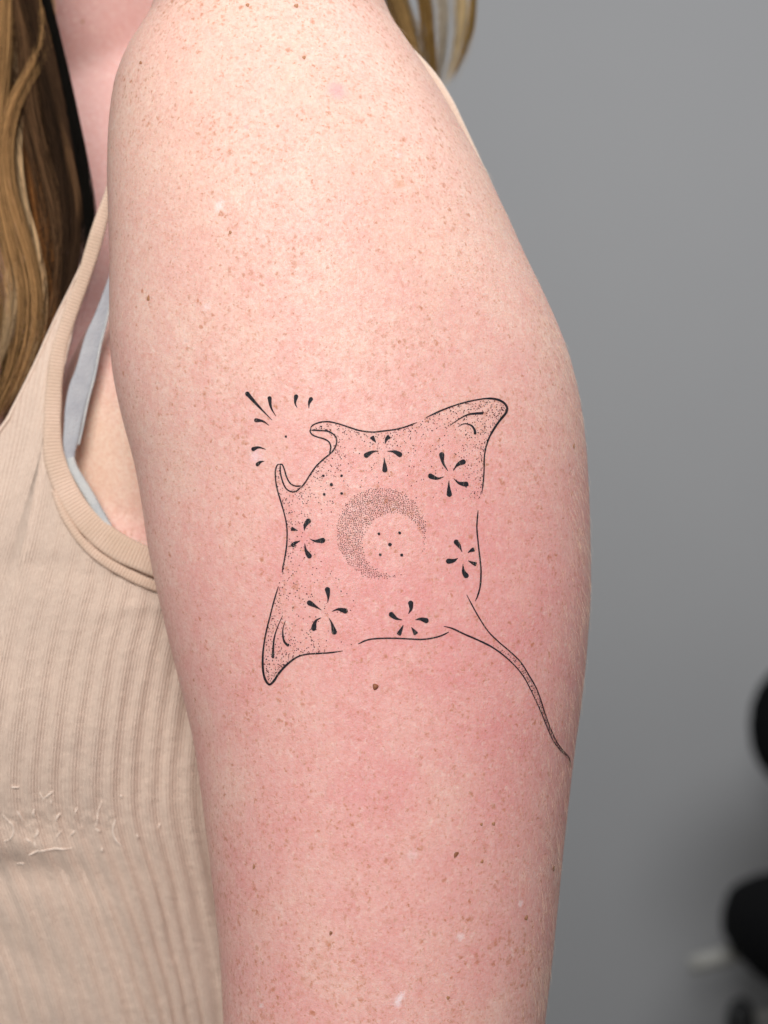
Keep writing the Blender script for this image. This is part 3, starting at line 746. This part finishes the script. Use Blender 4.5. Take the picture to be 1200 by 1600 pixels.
# bra strap: a flat grey ribbon and its lighter lower run along the armhole
def make_strap(name, col, col2):
    m = simple(name, col, 0.55, 0.35)
    co = m.n('ShaderNodeTexCoord').outputs['Object']
    m.put(m.b.inputs['Base Color'], m.mix(m.mapr(m.noise(co, 160, 4).outputs[0], .35, .65), col, col2))
    m.put(m.b.inputs['Normal'], m.bump(m.noise(co, 1800, 2).outputs[0], 0.9, 0.0004))
    return m.mat
STRAP = make_strap("strap_satin", (0.36, 0.365, 0.395), (0.42, 0.425, 0.445)); STRAP2 = make_strap("strap_edge", (0.56, 0.56, 0.54), (0.44, 0.46, 0.47))
strap = mesh_obj("bra_strap", *band([(196, 350), (184, 400), (172, 447), (159, 493), (143, 540), (133, 581), (120, 625), (112.5, 672), (109, 706), (112, 730)], [6, 6, 6, 9, 13, 15, 17, 15.5, 12, 5], 0.0005, 0.0030, 0, 0), STRAP, person)
strap["label"] = "grey satin bra strap"
mesh_obj("piping", *band([(186, 400), (177, 447), (167, 500), (157, 540), (148, 587), (138, 625), (129, 668), (123, 695)], [1.6, 1.8, 2, 2, 2, 2, 2, 1.6], 0.0005, 0.0036, 0, 0), STRAP2, strap)
mesh_obj("band", *band([(110, 716), (115, 732), (124, 748), (140, 775), (156, 802), (172, 828), (190, 850)], [7, 7, 8, 8, 7, 6, 5], 0.0009, 0.0034, 0, 0), STRAP2, strap)

# ------------------------------------------------------------------ hair
def make_hair():
    m = simple("hair", (0.2, 0.1, 0.05), 0.5, 0.06)
    at = m.n('ShaderNodeAttribute', attribute_name="tint")
    m.put(m.b.inputs['Base Color'], at.outputs['Color'])
    m.b.inputs['Subsurface Weight'].default_value = 0.0
    return m.mat
HAIR = make_hair()
def lock(pts, y0, y1, radius, color, n, parent, vary=0.3, sub=26, thin=0.000075, ends=1.0):
    g = catmull(pts, 6.0); t = np.linspace(0, 1, sub)
    gi = np.linspace(0, len(g) - 1, sub)
    gu = np.interp(gi, np.arange(len(g)), g[:, 0]); gv = np.interp(gi, np.arange(len(g)), g[:, 1])
    parts = []; cols_ = []
    n = int(n * 1.4)
    clumps = [(random.gauss(0, .55), random.gauss(0, .55), math.exp(random.gauss(-.1, vary * 1.1))) for _ in range(max(6, n // 10))]
    for _ in range(n):
        cl = random.choice(clumps)
        ou = (cl[0] + random.gauss(0, .26)) * radius; oy = (cl[1] + random.gauss(0, .3)) * radius * S * 0.8
        w1 = random.gauss(0, radius * .20); w2 = random.gauss(0, radius * .35); phs = random.uniform(0, 6.28)
        tt0 = random.uniform(0, .06); tt1 = 1 - random.uniform(0, .22) * ends
        pts3 = []
        for i in range(sub):
            q = tt0 + (tt1 - tt0) * t[i]
            uu = np.interp(q, t, gu) + ou * (0.75 + 0.35 * math.sin(q * 5 + cl[0] * 2)) + w1 * math.sin(q * 6 + phs) + w2 * (q - .5)
            vv = np.interp(q, t, gv)
            pts3.append(P(uu, vv, y0 + (y1 - y0) * q + oy))
        r = thin * random.uniform(.7, 1.2)
        V_, F_ = tube(pts3, [r * (1 if i < sub - 5 else (sub - i) / 6) for i in range(sub)], 3, False)
        parts.append((V_, F_))
        k = min(2.3, cl[2] * math.exp(random.gauss(0, vary * .8)))
        cols_ += [[min(.9, ch * k) for ch in color]] * len(V_)
    V_, F_ = join_parts(parts)
    return mesh_obj("hair_lock", V_, F_, HAIR, parent, colors=cols_)

DARK, DB, MB, GOLD, BLOND, AUB = (0.004, 0.003, 0.002), (0.028, 0.015, 0.008), (0.10, 0.052, 0.025), (0.27, 0.15, 0.062), (0.38, 0.255, 0.14), (0.20, 0.078, 0.022)
# the mass of hair behind the single locks, from the side of the head down over the chest
hair = lock([(0, -220), (20, -80), (40, 60), (62, 180), (80, 290), (85, 390), (70, 500), (40, 600), (0, 690)], 0.088, 0.052, 42, DB, 620, person, .4)
hair.name = "hair"; hair["label"] = "long wavy brown hair with golden highlights"
LOCKS = [
    ([(20, -220), (45, -90), (84, 40), (106, 130), (126, 230), (139, 320), (140, 390), (122, 470)], 0.076, 0.048, 7, DARK, 260, .3),  # near-black tint puts the shadow on these back strands into their colour
    ([(10, -220), (30, -90), (58, 30), (84, 130), (106, 230), (118, 330), (112, 420), (90, 520)], 0.078, 0.049, 17, (0.04, 0.021, 0.011), 420, .6),
    ([(0, -220), (14, -60), (40, 60), (46, 160), (70, 260), (90, 345), (92, 430), (74, 520), (38, 610), (-5, 690)], 0.077, 0.048, 18, MB, 230, .9),
    ([(30, -150), (72, 20), (62, 90), (30, 150), (14, 215), (18, 290), (40, 370), (58, 450), (54, 530), (28, 600), (-8, 660)], 0.074, 0.046, 12, GOLD, 140, .7),
    ([(-10, -200), (4, -60), (6, 60), (-2, 170), (-4, 270), (10, 360), (28, 440), (28, 520), (8, 600), (-28, 670)], 0.076, 0.048, 16, GOLD, 150, .9),
    ([(20, 120), (44, 220), (62, 320), (80, 400), (86, 460), (78, 530), (54, 600), (20, 660)], 0.073, 0.046, 15, AUB, 300, .6),
    ([(-30, 200), (-10, 290), (8, 370), (22, 440), (14, 520), (-16, 590)], 0.070, 0.046, 11, BLOND, 110, .6),
    ([(20, 60), (32, 140), (26, 220), (34, 300), (58, 390), (66, 470), (50, 560), (20, 640)], 0.072, 0.046, 7, BLOND, 80, .4),
    ([(62, 60), (84, 140), (104, 215), (120, 290), (124, 350)], 0.072, 0.048, 5, MB, 60, .4),
    ([(-60, -200), (-45, -40), (-40, 120), (-42, 260), (-30, 380), (-14, 480), (-30, 590), (-70, 690)], 0.082, 0.050, 30, GOLD, 380, .6),
    ([(-120, -200), (-105, -20), (-100, 150), (-100, 300), (-85, 450), (-80, 560), (-120, 700)], 0.090, 0.053, 36, MB, 360, .6),
    ([(-30, 430), (4, 500), (14, 560), (6, 620), (-20, 680)], 0.068, 0.046, 8, GOLD, 110, .5),
    # hair hanging down the back, seen past the shoulder
    ([(560, -220), (596, -90), (622, -10), (640, 50), (655, 110), (672, 170)], .150, .150, 17, (0.17, 0.105, 0.04), 420, .45),
    ([(600, -220), (640, -90), (664, -10), (672, 50), (676, 110), (680, 165)], .155, .152, 10, (0.20, 0.115, 0.035), 200, .4),
    ([(640, -220), (672, -90), (690, -20), (694, 40), (690, 100), (684, 150)], .160, .156, 10, (0.34, 0.29, 0.22), 130, .3),
    ([(680, -220), (712, -90), (722, -20), (722, 40), (712, 90), (694, 140)], .158, .155, 8, (0.40, 0.30, 0.16), 120, .3),
    ([(700, -220), (732, -90), (740, -20), (737, 30), (725, 80), (704, 130)], .158, .155, 6, (0.26, 0.16, 0.05), 130, .3),
]
for q in LOCKS: lock(q[0], q[1], q[2], q[3], q[4], q[5], hair, q[6])

# ------------------------------------------------------------------ work chair by the wall
LEATHER = simple("black_fabric", (0.004, 0.004, 0.0045), 0.95, 0.08).mat
METAL = simple("grey_metal", (0.42, 0.41, 0.38), 0.6, 0.4, 0.2).mat
PLAST = simple("black_plastic", (0.008, 0.008, 0.009), 0.45, 0.4).mat
CY = 1.6
CK = (D + CY) / (D + 0.95)
def cushion(name, c, r, rot, parent, mat=LEATHER, e=0.55):
    V_ = []; F_ = []; n = 20; M = Matrix.Rotation(rot, 3, 'Y')
    pw = lambda x: math.copysign(abs(x) ** e, x)
    for i in range(n + 1):
        th = math.pi * i / n
        for j in range(2 * n):
            ph = math.pi * j / n
            V_.append(Vector(c) + M @ Vector((r[0] * pw(math.sin(th)) * pw(math.cos(ph)), r[1] * pw(math.sin(th)) * pw(math.sin(ph)), r[2] * pw(math.cos(th)))))
    for i in range(n):
        for j in range(2 * n):
            F_.append((i * 2 * n + j, (i + 1) * 2 * n + j, (i + 1) * 2 * n + (j + 1) % (2 * n), i * 2 * n + (j + 1) % (2 * n)))
    return mesh_obj(name, V_, F_, mat, parent)
seat_c = P(1133, 1476, CY) + Vector((0.20 * CK, 0, -0.024))
chair = empty("work_chair", (seat_c.x, CY, FLOOR_Z))
chair["label"] = "black padded work chair, blurred at the right edge before the grey wall"
chair["category"] = "chair"
cushion("seat", seat_c, (0.20 * CK, 0.23, 0.046 * CK), math.radians(9), chair, e=0.72)
bp = P(1170, 1134, CY)
cushion("backrest", bp + Vector((0.16 * CK, 0, 0)), (0.16 * CK, 0.05, 0.074 * CK), 0, chair, e=0.85)
mesh_obj("backrest_post", *tube([bp + Vector((0.21, 0.03, 0)), bp + Vector((0.25, 0.14, -0.10)), seat_c + Vector((0.02, 0.17, -0.05)), seat_c + Vector((0.0, 0.0, -0.055))], 0.012, 10), PLAST, chair)
mesh_obj("column", *tube([seat_c + Vector((0, 0, -0.04)), seat_c + Vector((0, 0, -0.25)), Vector((seat_c.x, CY, FLOOR_Z + 0.09))], 0.022, 14), METAL, chair)
kn = P(1151, 1590, CY)
lv = mesh_obj("lever", *tube([kn + Vector((0.004, 0, 0.0)), kn + Vector((0.10, 0, 0.006)), Vector((seat_c.x, CY, kn.z + 0.012))], 0.005, 8), METAL, chair)
cushion("lever_knob", kn + Vector((0.004, 0, -0.006)), (0.015, 0.015, 0.026), 0, lv, PLAST, 0.9)
for k in range(5):
    a = 2 * math.pi * k / 5 + 0.3; e_ = Vector((seat_c.x + 0.24 * math.cos(a), CY + 0.24 * math.sin(a), FLOOR_Z + 0.065))
    mesh_obj("leg", *tube([Vector((seat_c.x, CY, FLOOR_Z + 0.095)), e_], [0.022, 0.014], 8), PLAST, chair)
    ax = Vector((math.sin(a), -math.cos(a), 0))
    mesh_obj("caster", *tube([e_ + ax * -0.018 + Vector((0, 0, -0.038)), e_ + ax * 0.018 + Vector((0, 0, -0.038))], 0.027, 14), PLAST, chair)
# pale metal lever rod poking out in front of the seat
f0 = P(1078, 1508, CY + 0.06); f1 = P(1124, 1496, CY + 0.06)
mesh_obj("lever_rod", *tube([f0, f1, f1 + (f1 - f0) * 2.2], 0.0095, 10), METAL, chair)
